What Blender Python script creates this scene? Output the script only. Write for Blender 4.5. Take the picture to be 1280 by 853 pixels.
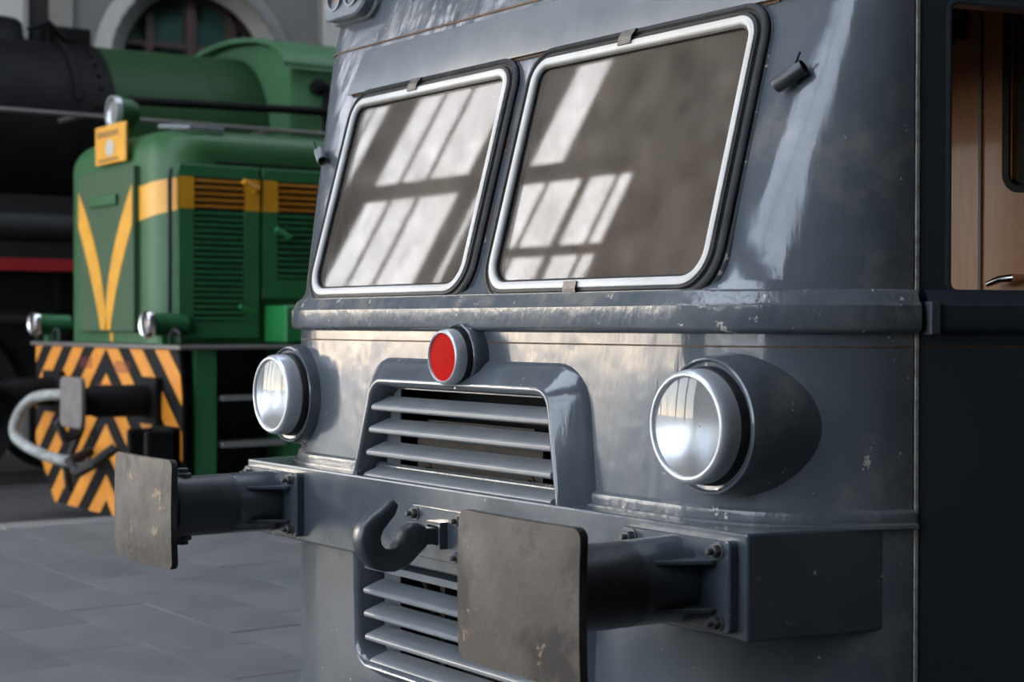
import bpy, bmesh, math, random
from mathutils import Vector, Matrix
random.seed(7)
PI = math.pi
for o in list(bpy.data.objects): bpy.data.objects.remove(o)
SC = bpy.context.scene
COL = SC.collection

# ------------------------------------------------------------------ camera
CAM = Vector((3.7333, -2.4271, 1.6092)); YAW = 54.586; PITCH = -0.581; ROLL = -0.103; LENS = 57.75
cd = bpy.data.cameras.new('camera'); cam = bpy.data.objects.new('camera', cd); COL.objects.link(cam)
cd.sensor_width = 36; cd.lens = LENS; cd.clip_end = 500; cd.clip_start = .05
cam.rotation_mode = 'XYZ'
cam.location = CAM
cam.rotation_euler = (math.radians(90 + PITCH), math.radians(ROLL), math.radians(YAW))
cd.dof.use_dof = True; cd.dof.focus_distance = 4.2; cd.dof.aperture_fstop = 3.6
SC.camera = cam

# ------------------------------------------------------------------ sky, sun, exposure
SUN_AZ = Vector((-.86, -.51, 0)).normalized(); SUN_EL = math.radians(11.0)
w = bpy.data.worlds.new('sky'); SC.world = w; w.use_nodes = True
nt = w.node_tree; nt.nodes.clear()
sky = nt.nodes.new('ShaderNodeTexSky'); sky.sky_type = 'NISHITA'; sky.sun_disc = False
sky.sun_elevation = math.radians(24); sky.sun_rotation = math.atan2(SUN_AZ.x, SUN_AZ.y)
sky.air_density = 1.0; sky.dust_density = .7; sky.ozone_density = 1.0; sky.altitude = 600
bg = nt.nodes.new('ShaderNodeBackground'); bg.inputs['Strength'].default_value = 1.6
ow = nt.nodes.new('ShaderNodeOutputWorld')
mixw = nt.nodes.new('ShaderNodeMix'); mixw.data_type = 'RGBA'; mixw.blend_type = 'ADD'; mixw.inputs['Factor'].default_value = 1
mixw.inputs[7].default_value = (1.95, 2.1, 2.4, 1)      # thin high cloud over the whole sky
dim = nt.nodes.new('ShaderNodeMix'); dim.data_type = 'RGBA'; dim.blend_type = 'MULTIPLY'; dim.inputs['Factor'].default_value = 1
dim.inputs[7].default_value = (.16, .16, .16, 1)
nt.links.new(sky.outputs[0], dim.inputs[6]); nt.links.new(dim.outputs[2], mixw.inputs[6]); nt.links.new(mixw.outputs[2], bg.inputs[0]); nt.links.new(bg.outputs[0], ow.inputs[0])
sl = bpy.data.lights.new('sun', 'SUN'); sl.energy = 1.0; sl.color = (1.0, .84, .64); sl.angle = math.radians(.6)
so = bpy.data.objects.new('sun', sl); COL.objects.link(so)
sd = Vector((SUN_AZ.x*math.cos(SUN_EL), SUN_AZ.y*math.cos(SUN_EL), math.sin(SUN_EL)))
so.rotation_euler = sd.to_track_quat('Z', 'Y').to_euler(); so.location = (-20, -14, 8)
SC.view_settings.view_transform = 'Standard'; SC.view_settings.look = 'None'
SC.view_settings.gamma = 1; SC.view_settings.use_curve_mapping = False
SC.view_settings.exposure = 0.6

# ------------------------------------------------------------------ materials
MATS = {}
def mat(name, col, rough=.5, metal=0., col2=None, scale=5., rvar=0., bump=0., bscale=30., chips=None, chipt=.7, chipscale=40.,
        stretch=None, coat=0., emit=None, trans=0., alpha=1., spec=.5, stain=None, stscale=1.5, stt=.55, bump2=0., b2s=(30, 30, 6)):
    m = bpy.data.materials.new(name); m.use_nodes = True; n = m.node_tree.nodes; L = m.node_tree.links
    b = n['Principled BSDF']; b.inputs['Base Color'].default_value = (*col, 1); b.inputs['Roughness'].default_value = rough
    b.inputs['Metallic'].default_value = metal; b.inputs['Coat Weight'].default_value = coat; b.inputs['Coat Roughness'].default_value = .08
    b.inputs['Transmission Weight'].default_value = trans; b.inputs['Alpha'].default_value = alpha
    b.inputs['Specular IOR Level'].default_value = spec
    if emit: b.inputs['Emission Color'].default_value = (*emit[0], 1); b.inputs['Emission Strength'].default_value = emit[1]
    tc = n.new('ShaderNodeTexCoord'); mp = n.new('ShaderNodeMapping'); L.new(tc.outputs['Object'], mp.inputs[0])
    if stretch: mp.inputs['Scale'].default_value = stretch
    def noise(s, d=6, r=.6):
        t = n.new('ShaderNodeTexNoise'); t.inputs['Scale'].default_value = s; t.inputs['Detail'].default_value = d; t.inputs['Roughness'].default_value = r
        L.new(mp.outputs[0], t.inputs['Vector']); return t
    def mixc(fac, a, c2):
        x = n.new('ShaderNodeMix'); x.data_type = 'RGBA'; L.new(fac, x.inputs['Factor'])
        if hasattr(a, 'links'): L.new(a, x.inputs[6])
        else: x.inputs[6].default_value = (*a, 1)
        x.inputs[7].default_value = (*c2, 1); return x.outputs[2]
    def ramp(src, lo, hi):
        r = n.new('ShaderNodeMapRange'); r.inputs[1].default_value = lo; r.inputs[2].default_value = hi; L.new(src, r.inputs[0]); return r.outputs[0]
    cur = col
    if col2:
        cur = mixc(ramp(noise(scale).outputs[0], .35, .65), cur, col2)
    if stain:
        cur = mixc(ramp(noise(stscale, 8, .65).outputs[0], stt, stt+.12), cur, stain)
    if chips:
        cur = mixc(ramp(noise(chipscale, 4, .7).outputs[0], chipt, chipt+.03), cur, chips)
    if hasattr(cur, 'links'): L.new(cur, b.inputs['Base Color'])
    if rvar:
        r = n.new('ShaderNodeMapRange'); r.inputs[1].default_value = .3; r.inputs[2].default_value = .7
        r.inputs[3].default_value = max(.02, rough-rvar); r.inputs[4].default_value = rough+rvar
        L.new(noise(scale*1.7).outputs[0], r.inputs[0]); L.new(r.outputs[0], b.inputs['Roughness'])
    if bump:
        bp = n.new('ShaderNodeBump'); bp.inputs['Strength'].default_value = bump; bp.inputs['Distance'].default_value = .01
        L.new(noise(bscale, 3).outputs[0], bp.inputs['Height']); L.new(bp.outputs[0], b.inputs['Normal'])
        if bump2:
            m2 = n.new('ShaderNodeMapping'); m2.inputs['Scale'].default_value = b2s; L.new(tc.outputs['Object'], m2.inputs[0])
            t2 = n.new('ShaderNodeTexNoise'); t2.inputs['Scale'].default_value = 1; t2.inputs['Detail'].default_value = 5; L.new(m2.outputs[0], t2.inputs['Vector'])
            bp2 = n.new('ShaderNodeBump'); bp2.inputs['Strength'].default_value = bump2; bp2.inputs['Distance'].default_value = .003
            L.new(t2.outputs[0], bp2.inputs['Height']); L.new(bp.outputs[0], bp2.inputs['Normal']); L.new(bp2.outputs[0], b.inputs['Normal'])
    MATS[name] = m
    return m
GREY = mat('grey_enamel', (.07, .083, .096), .15, col2=(.095, .108, .12), scale=4, rvar=.08, bump=.36, bscale=3.6, chips=(.42, .39, .34), chipt=.685, chipscale=24,
           stain=(.15, .148, .142), stscale=2.6, stt=.55, bump2=.8, b2s=(16, 16, 4), spec=.6)
GREYW = mat('worn_enamel', (.08, .094, .107), .2, col2=(.115, .125, .13), scale=7, rvar=.1, bump=.4, bscale=9, chips=(.5, .46, .39), chipt=.64, chipscale=19, stain=(.19, .18, .165), stscale=5, stt=.54, bump2=.7, b2s=(40, 40, 25))
SEALE = mat('seal_edge', (.08, .092, .104), .4, col2=(.11, .12, .13), scale=10, stain=(.22, .085, .03), stscale=6, stt=.55, chips=(.5, .46, .4), chipt=.62, chipscale=16)
SLATG = mat('slat_grey', (.13, .146, .16), .40, spec=.4, col2=(.165, .178, .188), scale=8, bump=.06, bscale=25, chips=(.36, .34, .31), chipt=.74)
BEAMG = mat('beam_grey', (.055, .07, .083), .22, spec=.6, col2=(.075, .088, .098), scale=6, rvar=.08, bump=.14, bscale=9, chips=(.4, .35, .28), chipt=.70, chipscale=22, bump2=.4, b2s=(14, 14, 8))
SHADEG = mat('shaded_side_enamel', (.034, .045, .056), .3, col2=(.04, .051, .062), scale=3, bump=.05, bscale=4)  # darker copy of the grey enamel, the side's shade put into the colour
BLACKM = mat('barrel_black', (.03, .034, .038), .42, col2=(.055, .06, .065), scale=9, bump=.1, bscale=30)
HOOKM = mat('hook_grey', (.035, .042, .05), .38, col2=(.05, .058, .066), scale=20, bump=.15, bscale=50, chips=(.15, .08, .05), chipt=.72, chipscale=30)
RUSTP = mat('worn_steel', (.052, .043, .037), .55, spec=.3, col2=(.075, .064, .056), scale=5, rvar=.1, bump=.1, bscale=40, chips=(.2, .14, .085), chipt=.63, chipscale=9,
            stain=(.022, .02, .019), stscale=5.5, stt=.47)
BOLTM = mat('bolt_steel', (.06, .068, .075), .35, col2=(.12, .12, .115), scale=60, metal=.3)
RUBBER = mat('black_rubber', (.010, .010, .011), .5, spec=.25, col2=(.025, .025, .025), scale=20, chips=(.22, .19, .16), chipt=.73, chipscale=25)
WTRIM = mat('pale_trim', (.50, .49, .46), .45, spec=.35, col2=(.58, .575, .555), scale=5)
CLIPM = mat('clip_metal', (.17, .15, .13), .5, col2=(.1, .09, .08), scale=40, metal=.4)
DARKV = mat('dark_void', (.012, .012, .012), .9)
RUST = mat('rust_line', (.06, .035, .02), .8, col2=(.14, .07, .035), scale=30)
CHROME = mat('chrome', (.72, .74, .76), .22, metal=1.)
SILVER = mat('silver_ring', (.50, .53, .56), .34, metal=.45, col2=(.58, .6, .62), scale=12)
REFL = mat('reflector', (.70, .71, .72), .30, metal=1.)
REDL = mat('red_lens', (.42, .006, .004), .5, spec=.02, col2=(.46, .008, .005), scale=3)
PLATEB = mat('cover_plate', (.028, .021, .016), .6, spec=.25, col2=(.04, .031, .025), scale=12)
WOOD = mat('wood_panel', (.46, .18, .07), .30, col2=(.54, .225, .095), scale=7, stretch=(9, 9, .5), coat=.3)
CABIN = mat('cab_lining', (.06, .052, .046), .7)
CREAMSEAL = mat('pale_seal', (.42, .40, .34), .6, col2=(.22, .2, .17), scale=40)
MESHB = mat('radiator_core', (.03, .03, .032), .6, col2=(.008, .008, .008), scale=120)
PANELG = mat('panel_green', (.040, .078, .036), .6, spec=.25, col2=(.05, .092, .045), scale=6, stretch=(8, 8, .6))
CABG = mat('cab_green', (.065, .165, .075), .5, spec=.3, col2=(.075, .18, .085), scale=3)
GREEN = mat('loco_green', (.026, .092, .030), .45, col2=(.031, .104, .036), scale=3, spec=.3, bump=.05, bscale=3)
GREEND = mat('door_green', (.03, .14, .05), .45, spec=.3, col2=(.035, .155, .057), scale=4)
GREENB = mat('box_green', (.02, .2, .05), .4, col2=(.024, .22, .06), scale=4)
STEAMG = mat('boiler_green', (.017, .052, .017), .55, spec=.2, col2=(.02, .06, .02), scale=2)
YELLOW = mat('band_yellow', (.72, .34, .018), .42, col2=(.62, .28, .015), scale=6)
ORANGE = mat('louvre_orange', (.5, .2, .015), .45, col2=(.42, .16, .012), scale=5)
STRIPEY = mat('stripe_yellow', (.72, .27, .012), .5, col2=(.6, .2, .01), scale=8, chips=(.2, .07, .01), chipt=.70, chipscale=12)
BLACKP = mat('soot_black', (.006, .006, .006), .6, spec=.12, col2=(.010, .010, .010), scale=4)
BLACKR = mat('matte_black', (.01, .01, .01), .7)
REDP = mat('beam_red', (.30, .012, .018), .5, col2=(.24, .01, .014), scale=5)
REDT = mat('faded_red', (.16, .02, .02), .6)
HOSE = mat('hose_grey', (.36, .38, .36), .5, col2=(.2, .19, .16), scale=14)
BUFG = mat('buffer_face', (.15, .13, .12), .55, col2=(.1, .085, .075), scale=9)
RAILM = mat('rod_steel', (.2, .185, .17), .45, metal=.4)
STEPM = mat('step_steel', (.22, .21, .2), .5)
STEPM2 = mat('emblem_grey', (.42, .4, .36), .6)
SIGNW = mat('sign_white', (.75, .73, .66), .5)
WALLP = mat('wall_plaster', (.20, .195, .185), .85, col2=(.23, .222, .21), scale=1.2, bump=.1, bscale=20)
STONEW = mat('pale_stone', (.62, .60, .55), .8, col2=(.55, .53, .49), scale=2)
STONEB = mat('beige_stone', (.32, .295, .26), .85, col2=(.28, .26, .23), scale=2)
BROWNF = mat('window_brown', (.07, .04, .035), .6)
TILEM = mat('paving_slate', (.115, .117, .118), .6, spec=.3, col2=(.14, .142, .142), scale=2.2, rvar=.08, bump=.12, bscale=60, chips=(.2, .2, .2), chipt=.74, chipscale=45)
TILE2 = mat('paving_slate_dark', (.105, .107, .108), .6, spec=.3, col2=(.128, .13, .13), scale=2.4, rvar=.08, bump=.12, bscale=60)
GROUT = mat('paving_joint', (.1, .1, .1), .9)
KERB = mat('kerb_stone', (.16, .155, .15), .75, col2=(.19, .185, .175), scale=4)
BALLAST = mat('track_bed', (.045, .04, .036), .9, col2=(.07, .063, .055), scale=14, bump=.5, bscale=30)
BRICKD = mat('dark_wall', (.03, .026, .025), .9, col2=(.036, .03, .028), scale=3)
WALLB = mat('brown_infill', (.30, .24, .2), .8, col2=(.26, .21, .18), scale=1)
YARD = mat('yard_paving', (.78, .69, .57), .8, col2=(.82, .74, .63), scale=.3)
KERBL = mat('forecourt_paving', (.7, .63, .53), .7, col2=(.75, .68, .58), scale=.8)
ROOFM = mat('roof_boards', (.10, .095, .09), .85)
STEELF = mat('frame_steel', (.10, .09, .085), .6)
def glass_mat(name, tint, gloss, rough=.0, ior=1.5, dust_glare=(.30, .26, .22), dlo=.12, dhi=.30):
    m = bpy.data.materials.new(name); m.use_nodes = True; n = m.node_tree.nodes; L = m.node_tree.links
    n.remove(n['Principled BSDF']); out = n['Material Output']
    tr = n.new('ShaderNodeBsdfTransparent'); tr.inputs[0].default_value = (*tint, 1)
    gl = n.new('ShaderNodeBsdfGlossy'); gl.inputs['Roughness'].default_value = rough
    fr = n.new('ShaderNodeFresnel'); fr.inputs[0].default_value = ior
    ml = n.new('ShaderNodeMath'); ml.operation = 'MULTIPLY'; ml.inputs[1].default_value = gloss; ml.use_clamp = True
    L.new(fr.outputs[0], ml.inputs[0])
    mx = n.new('ShaderNodeMixShader'); L.new(ml.outputs[0], mx.inputs[0]); L.new(tr.outputs[0], mx.inputs[1]); L.new(gl.outputs[0], mx.inputs[2])
    df = n.new('ShaderNodeBsdfDiffuse'); df.inputs[0].default_value = (*dust_glare, 1)
    tcn = n.new('ShaderNodeTexCoord'); nz = n.new('ShaderNodeTexNoise'); nz.inputs['Scale'].default_value = 9; nz.inputs['Detail'].default_value = 8
    L.new(tcn.outputs['Object'], nz.inputs['Vector'])
    mr = n.new('ShaderNodeMapRange'); mr.inputs[1].default_value = .3; mr.inputs[2].default_value = .8; mr.inputs[3].default_value = dlo; mr.inputs[4].default_value = dhi
    L.new(nz.outputs[0], mr.inputs[0])
    m2 = n.new('ShaderNodeMixShader'); L.new(mr.outputs[0], m2.inputs[0]); L.new(mx.outputs[0], m2.inputs[1]); L.new(df.outputs[0], m2.inputs[2])
    L.new(m2.outputs[0], out.inputs[0]); MATS[name] = m; return m
GLASS = glass_mat('dusty_glass', (.8, .78, .75), .27, .02)
LENSG = glass_mat('lamp_glass', (.92, .94, .95), 1.0, dust_glare=(.62, .6, .56), dlo=.15, dhi=.28)  # pale diffuse whitens the lamp lenses in place of bright reflections
ARCHG = mat('arch_glass', (.03, .07, .06), .12, col2=(.045, .09, .075), scale=2, stretch=(1, 3, .3))

# ------------------------------------------------------------------ mesh helpers
class MB:
    def __init__(s): s.v = []; s.f = []
    def add(s, vs, fs):
        k = len(s.v); s.v += [tuple(p) for p in vs]; s.f += [tuple(i+k for i in f) for f in fs]; return s
    def box(s, x0, x1, y0, y1, z0, z1):
        v = [(x, y, z) for z in (z0, z1) for y in (y0, y1) for x in (x0, x1)]
        return s.add(v, [(0, 2, 3, 1), (4, 5, 7, 6), (0, 1, 5, 4), (2, 6, 7, 3), (0, 4, 6, 2), (1, 3, 7, 5)])
    def hexa(s, b, t):      # two quads, bottom and top, same order
        return s.add(list(b)+list(t), [(3, 2, 1, 0), (4, 5, 6, 7), (0, 1, 5, 4), (1, 2, 6, 5), (2, 3, 7, 6), (3, 0, 4, 7)])
    def prism(s, pts, off):  # polygon of 3D points extruded by vector off
        n = len(pts); off = Vector(off); a = [Vector(p) for p in pts]; b = [p+off for p in a]
        return s.add(a+b, [tuple(range(n-1, -1, -1)), tuple(range(n, 2*n))] + [(i, (i+1) % n, n+(i+1) % n, n+i) for i in range(n)])
    def grid(s, rows, closed=False):
        n = len(rows[0]); k = len(s.v); fs = []
        for r in rows: s.v += [tuple(p) for p in r]
        for i in range(len(rows)-1):
            for j in range(n if closed else n-1):
                j2 = (j+1) % n; fs.append((k+i*n+j, k+i*n+j2, k+(i+1)*n+j2, k+(i+1)*n+j))
        s.f += fs; return s
    def lathe(s, prof, c, axis='y', seg=40, cap=(False, False)):   # prof: (axial, radius)
        rows = []
        for a, r in prof:
            row = []
            for i in range(seg):
                t = 2*PI*i/seg; p = (r*math.cos(t), r*math.sin(t))
                row.append({'y': (c[0]+p[0], c[1]+a, c[2]+p[1]), 'x': (c[0]+a, c[1]+p[0], c[2]+p[1]), 'z': (c[0]+p[0], c[1]+p[1], c[2]+a)}[axis])
            rows.append(row)
        k = len(s.v); s.grid(rows, True)
        if cap[0]: s.f.append(tuple(k+i for i in range(seg-1, -1, -1)))
        if cap[1]: s.f.append(tuple(k+(len(prof)-1)*seg+i for i in range(seg)))
        return s
    def tube(s, pts, r, seg=10, cap=True):
        pts = [Vector(p) for p in pts]; rows = []; up = None
        for i, p in enumerate(pts):
            d = (pts[min(i+1, len(pts)-1)]-pts[max(i-1, 0)]).normalized()
            if up is None: up = Vector((0, 0, 1)) if abs(d.z) < .9 else Vector((1, 0, 0))
            a = d.cross(up).normalized(); b = a.cross(d).normalized(); up = b
            rr = r[i] if isinstance(r, (list, tuple)) else r
            rows.append([p+a*rr*math.cos(2*PI*k/seg)+b*rr*math.sin(2*PI*k/seg) for k in range(seg)])
        k = len(s.v); s.grid(rows, True)
        if cap:
            s.f.append(tuple(k+i for i in range(seg-1, -1, -1))); s.f.append(tuple(k+(len(rows)-1)*seg+i for i in range(seg)))
        return s
    def mesh(s, name, m, smooth=35, bevel=0, bseg=2):
        me = bpy.data.meshes.new(name); bm = bmesh.new()
        vs = [bm.verts.new(p) for p in s.v]
        for f in s.f:
            try: bm.faces.new([vs[i] for i in f])
            except ValueError: pass
        bmesh.ops.remove_doubles(bm, verts=bm.verts, dist=1e-5)
        bmesh.ops.recalc_face_normals(bm, faces=bm.faces)
        if bevel:
            ed = [e for e in bm.edges if len(e.link_faces) == 2 and e.calc_face_angle(0) > .5]
            bmesh.ops.bevel(bm, geom=ed, offset=bevel, segments=bseg, profile=.5, affect='EDGES', clamp_overlap=True)
        if smooth:
            for f in bm.faces: f.smooth = True
            for e in bm.edges:
                if len(e.link_faces) == 2 and e.calc_face_angle(0) > math.radians(smooth): e.smooth = False
        bm.to_mesh(me); bm.free(); me.materials.append(m); return me
    def build(s, name, m, parent=None, smooth=35, bevel=0, bseg=2, label=None):
        return link(name, s.mesh(name, m, smooth, bevel, bseg), parent, label=label)
def link(name, me, parent=None, loc=None, rot=None, label=None):
    o = bpy.data.objects.new(name, me); COL.objects.link(o)
    if parent:
        o.parent = parent
        if parent.get('_root'): o.matrix_parent_inverse = Matrix.Translation(-Vector(parent['_root']))
        else: o.matrix_parent_inverse = Matrix.Translation(-Vector(parent.get('_off', (0, 0, 0))))
    if loc: o.location = loc; o['_off'] = loc
    if rot: o.rotation_euler = rot
    if label: o['label'] = label
    return o
def thing(name, label, cat, loc):
    o = bpy.data.objects.new(name, None); COL.objects.link(o); o.location = loc; o['_root'] = loc
    o.empty_display_size = .2; o['label'] = label; o['category'] = cat; return o
def struct(o): o['kind'] = 'structure'; return o
def arc(cx, cy, r, a0, a1, n): return [(cx+r*math.cos(math.radians(a0+(a1-a0)*i/n)), cy+r*math.sin(math.radians(a0+(a1-a0)*i/n))) for i in range(n+1)]
def rrect(x0, x1, z0, z1, rb, rt=None, n=8):      # rounded rectangle, ccw from bottom left
    rt = rb if rt is None else rt
    return arc(x0+rb, z0+rb, rb, 180, 270, n)+arc(x1-rb, z0+rb, rb, 270, 360, n)+arc(x1-rt, z1-rt, rt, 0, 90, n)+arc(x0+rt, z1-rt, rt, 90, 180, n)
def hexbolt(r=.016, h=.014):
    m = MB(); m.lathe([(0, r*1.35), (-.003, r*1.35)], (0, 0, 0), 'y', 16, (True, True))
    m.lathe([(-.003, r), (-h, r), (-h-.002, r*.85)], (0, 0, 0), 'y', 6, (False, True))
    m.lathe([(-h, r*.5), (-h-.014, r*.5), (-h-.017, r*.35)], (0, 0, 0), 'y', 12, (False, True)); return m

# ================================================================== SETTING
PZ = .295          # platform level above the rail
PX0, PX1 = -6.95, -1.47
m = MB(); m.box(PX0+.3, PX1-.02, -14, 30, .0, PZ-.012)
plat = struct(m.build('floor', GROUT))
TW, TD = .585, .39
tiles = []
row0 = -.145
for r in range(-30, 60):
    y0 = row0+r*TD
    off = (-2.055 if r % 2 == 0 else -2.055-.2925-.04)
    for c in range(-10, 3):
        x1 = off+c*TW; x0 = x1-TW
        x0 = max(x0, PX0+.31); x1 = min(x1, PX1)
        if x1-x0 < .05: continue
        tiles.append((x0, x1, y0, y0+TD))
def tdist(t):
    c = Vector(((t[0]+t[1])/2, (t[2]+t[3])/2, PZ))-CAM; a = math.degrees(math.atan2(-c.x, c.y))-YAW
    return (0 if 5.5 < a < 19.5 else 100)+c.length
tiles.sort(key=tdist)
stuff = [MB(), MB()]
cache = {}
for i, (x0, x1, y0, y1) in enumerate(tiles):
    g = .0016
    if i < 300:
        k = (round(x1-x0, 3), i % 2); 
        if k not in cache: cache[k] = MB().box(-(x1-x0)/2+g, (x1-x0)/2-g, -TD/2+g, TD/2-g, -.02, 0).mesh('tile', (TILEM, TILE2)[i % 2], 0)
        o = link('tile', cache[k], plat, ((x0+x1)/2, (y0+y1)/2, PZ+random.uniform(-.0015, .0015)))
    else: stuff[i % 2].box(x0+g, x1-g, y0+g, y1-g, PZ-.02, PZ)
for k in (0, 1):
    o = stuff[k].build('paving_tiles', (TILEM, TILE2)[k], plat, 0); o['kind'] = 'stuff'
m = MB()
for k in range(-14, 30): m.box(PX0, PX0+.305, k+.003, k+.997, .0, PZ+.004)
struct(m.build('trim_1', KERB, None, 0, .01, 1))
struct(MB().box(-28.4, 6, -9.7, 40.4, -.30, -.02).box(-7.7, 6, -16.4, -9.7, -.30, -.02).build('floor_track_bed', BALLAST, None, 0))
struct(MB().box(1.75, 5.6, -16, 40, -.02, PZ).build('floor_near_platform', BLACKR, None, 0))
# rails
def rail(x, y0, y1):
    return MB().box(x-.035, x+.035, y0, y1, -.02, .0)
# left wall with arched window and pilasters
WX = -17.0
AY, AZ, RI, RO = 7.03, 5.0, 1.10, 1.46
m = MB(); n = 24
# wall sheet with arch-shaped opening: rows of quads
y0w, y1w, ztop, zb = -4.2, 40.0, 13.5, 0.0
m.box(WX-.4, WX, y0w, AY-RI-.02, zb, ztop); m.box(WX-.4, WX, AY+RI+.02, y1w, zb, ztop)
m.box(WX-.4, WX, AY-RI-.02, AY+RI+.02, zb, 2.2); m.box(WX-.4, WX, AY-RI-.02, AY+RI+.02, AZ+RI+.02, ztop)
pts = [(AY+(RI+.02)*math.cos(PI*i/n), AZ+(RI+.02)*math.sin(PI*i/n)) for i in range(n+1)]
for i in range(n):
    a, b = pts[i], pts[i+1]; zt = AZ+RI+.02
    m.prism([(WX, a[0], a[1]), (WX, a[0], zt), (WX, b[0], zt), (WX, b[0], b[1])], (-.4, 0, 0))
wl = struct(m.build('wall_left', WALLP, None, 0))
m = MB()
for i in range(n):
    a0, a1 = PI*i/n, PI*(i+1)/n
    q = [(WX+.12, AY+r*math.cos(a), AZ+r*math.sin(a)) for r, a in ((RI, a0), (RO, a0), (RO, a1), (RI, a1))]
    m.prism(q, (-.4, 0, 0))
for sgn in (-1, 1): m.box(WX-.28, WX+.12, AY+min(sgn*RI, sgn*RO), AY+max(sgn*RI, sgn*RO), 2.2, AZ)
struct(m.build('trim_2', STONEW, None, 20))
for k, (a, b, mm, d) in enumerate([(4.15, 4.57, STONEW, .25), (4.57, 4.68, STONEW, .12), (4.96, 5.26, STONEB, .12), (8.93, 9.5, STONEW, .2), (8.89, 8.95, STONEB, .1), (9.5, 12, WALLP, .05)]):
    struct(MB().box(WX, WX+d, a, b, 0, 10.5).build('trim_%d' % (k+3), mm, None, 0))
struct(MB().box(WX, WX+.05, 4.68, 4.96, 0, 10.5).build('trim_9', BRICKD, None, 0))
win = MB(); k0 = [(WX-.2, AY+RI*math.cos(PI*i/n), AZ+RI*math.sin(PI*i/n)) for i in range(n+1)]
win.prism([(WX-.2, AY-RI, 2.2)]+[(WX-.2, AY+RI, 2.2)]+k0[:-1]+[k0[-1]], (-.03, 0, 0))
win = struct(win.build('window_1', ARCHG, None, 0))
for yy, hw in ((-.62, .05), (-.02, .07), (.60, .05)):
    h = math.sqrt(max(0, RI**2-yy**2)); MB().box(WX-.22, WX-.1, AY+yy-hw, AY+yy+hw, 2.2, AZ+h).build('mullion', BROWNF, win, 0)
for zz in (5.38, 4.4, 3.4):
    h = math.sqrt(max(0, RI**2-max(0, zz-AZ)**2)); MB().box(WX-.21, WX-.12, AY-h, AY+h, zz-.035, zz+.035).build('transom', BROWNF, win, 0)
m = MB()
for i in range(n):
    a0, a1 = PI*i/n, PI*(i+1)/n
    m.prism([(WX-.1, AY+r*math.cos(a), AZ+r*math.sin(a)) for r, a in ((RI-.09, a0), (RI+.01, a0), (RI+.01, a1), (RI-.09, a1))], (-.12, 0, 0))
m.build('arch_frame', BROWNF, win, 20)
# hall shell outside the frame: dark wall on the near side, roof, back wall, glazed screen towards the yard
struct(MB().box(5.6, 6.0, -16, 40, 0, 13.5).build('wall_right', BRICKD, None, 0))
struct(MB().box(-17.4, 6.0, 40, 40.4, 0, 13.5).build('wall_back', BRICKD, None, 0))
struct(MB().box(-28.4, -10.2, -9.7, 40.4, 13.5, 13.8).box(-7.6, 6.0, -3.5, 40.4, 13.5, 13.8).box(-7.6, 6.0, -16.4, -13, 13.5, 13.8).box(.3, 6.0, -13, -3.5, 13.5, 13.8).box(-10.2, -7.6, 24, 40.4, 13.5, 13.8).box(-10.2, -7.6, -16.4, -3, 13.5, 13.8).build('ceiling', ROOFM, None, 0))
# glazed screen closing the hall towards the yard
SY = -9.5; SXA, SXB = -28.0, -7.6
scr = struct(MB().box(SXA, SXB, SY-.2, SY+.2, -.02, .03).build('window_2', STEELF, None, 0))
for x, hw, z0, z1 in ((-27.8, .2, 0, 13.5), (-25.6, .3, 0, 13.5), (-22.3, .48, 0, 13.5), (-18.45, .24, 0, 13.5), (-17.5, .42, 5.2, 13.5), (-13.55, .32, 5.2, 13.5), (-12.0, .12, 0, 5.2), (-9.6, .12, 0, 5.2), (-7.75, .15, 0, 13.5)):
    MB().box(x-hw, x+hw, SY-.04, SY+.04, z0, z1).build('column', STEELF, scr, 0)
for x, hw, z0, z1 in ((-24.4, .04, .3, 13.5), (-23.4, .04, .3, 13.5), (-20.9, .05, .3, 13.5), (-20.0, .05, .3, 13.5), (-15.35, .09, .3, 10), (-16.3, .035, .3, 10), (-14.6, .035, .3, 10)):
    MB().box(x-hw, x+hw, SY-.015, SY+.015, z0, z1).build('mullion', STEELF, scr, 0)
for x0, x1, z, hh in ((SXA, SXB, 9.95, .12), (SXA, SXB, 5.2, .10), (SXA, SXB, 13.4, .1), (-16.9, -14.2, 8.5, .04)):
    MB().box(x0, x1, SY-.08, SY+.08, z-hh, z+hh).build('transom', STEELF, scr, 0)
MB().box(-16.2, SXB, SY-.06, SY-.01, 9.95, 13.5).build('infill_panel', WALLB, scr, 0)
MB().box(-14.3, SXB, SY-.06, SY-.01, 5.2, 9.95).build('infill_panel', WALLB, scr, 0)
struct(MB().box(SXA-.4, SXA, -9.7, -4.2, 0, 13.5).build('wall_front_left', BRICKD, None, 0))
struct(MB().box(SXA, WX, -4.6, -4.2, 0, 13.5).build('wall_recess', BRICKD, None, 0))
struct(MB().box(SXB-.1, SXB+.2, -16.4, -9.5, 0, 13.5).build('wall_return', BRICKD, None, 0))
struct(MB().box(-28, -7.7, SY+.2, -3.6, -.02, .02).build('floor_forecourt', KERBL, None, 0))
struct(MB().box(-70, SXB-.1, -70, SY-.2, -.3, -.04).build('floor_yard', YARD, None, 0))
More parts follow.
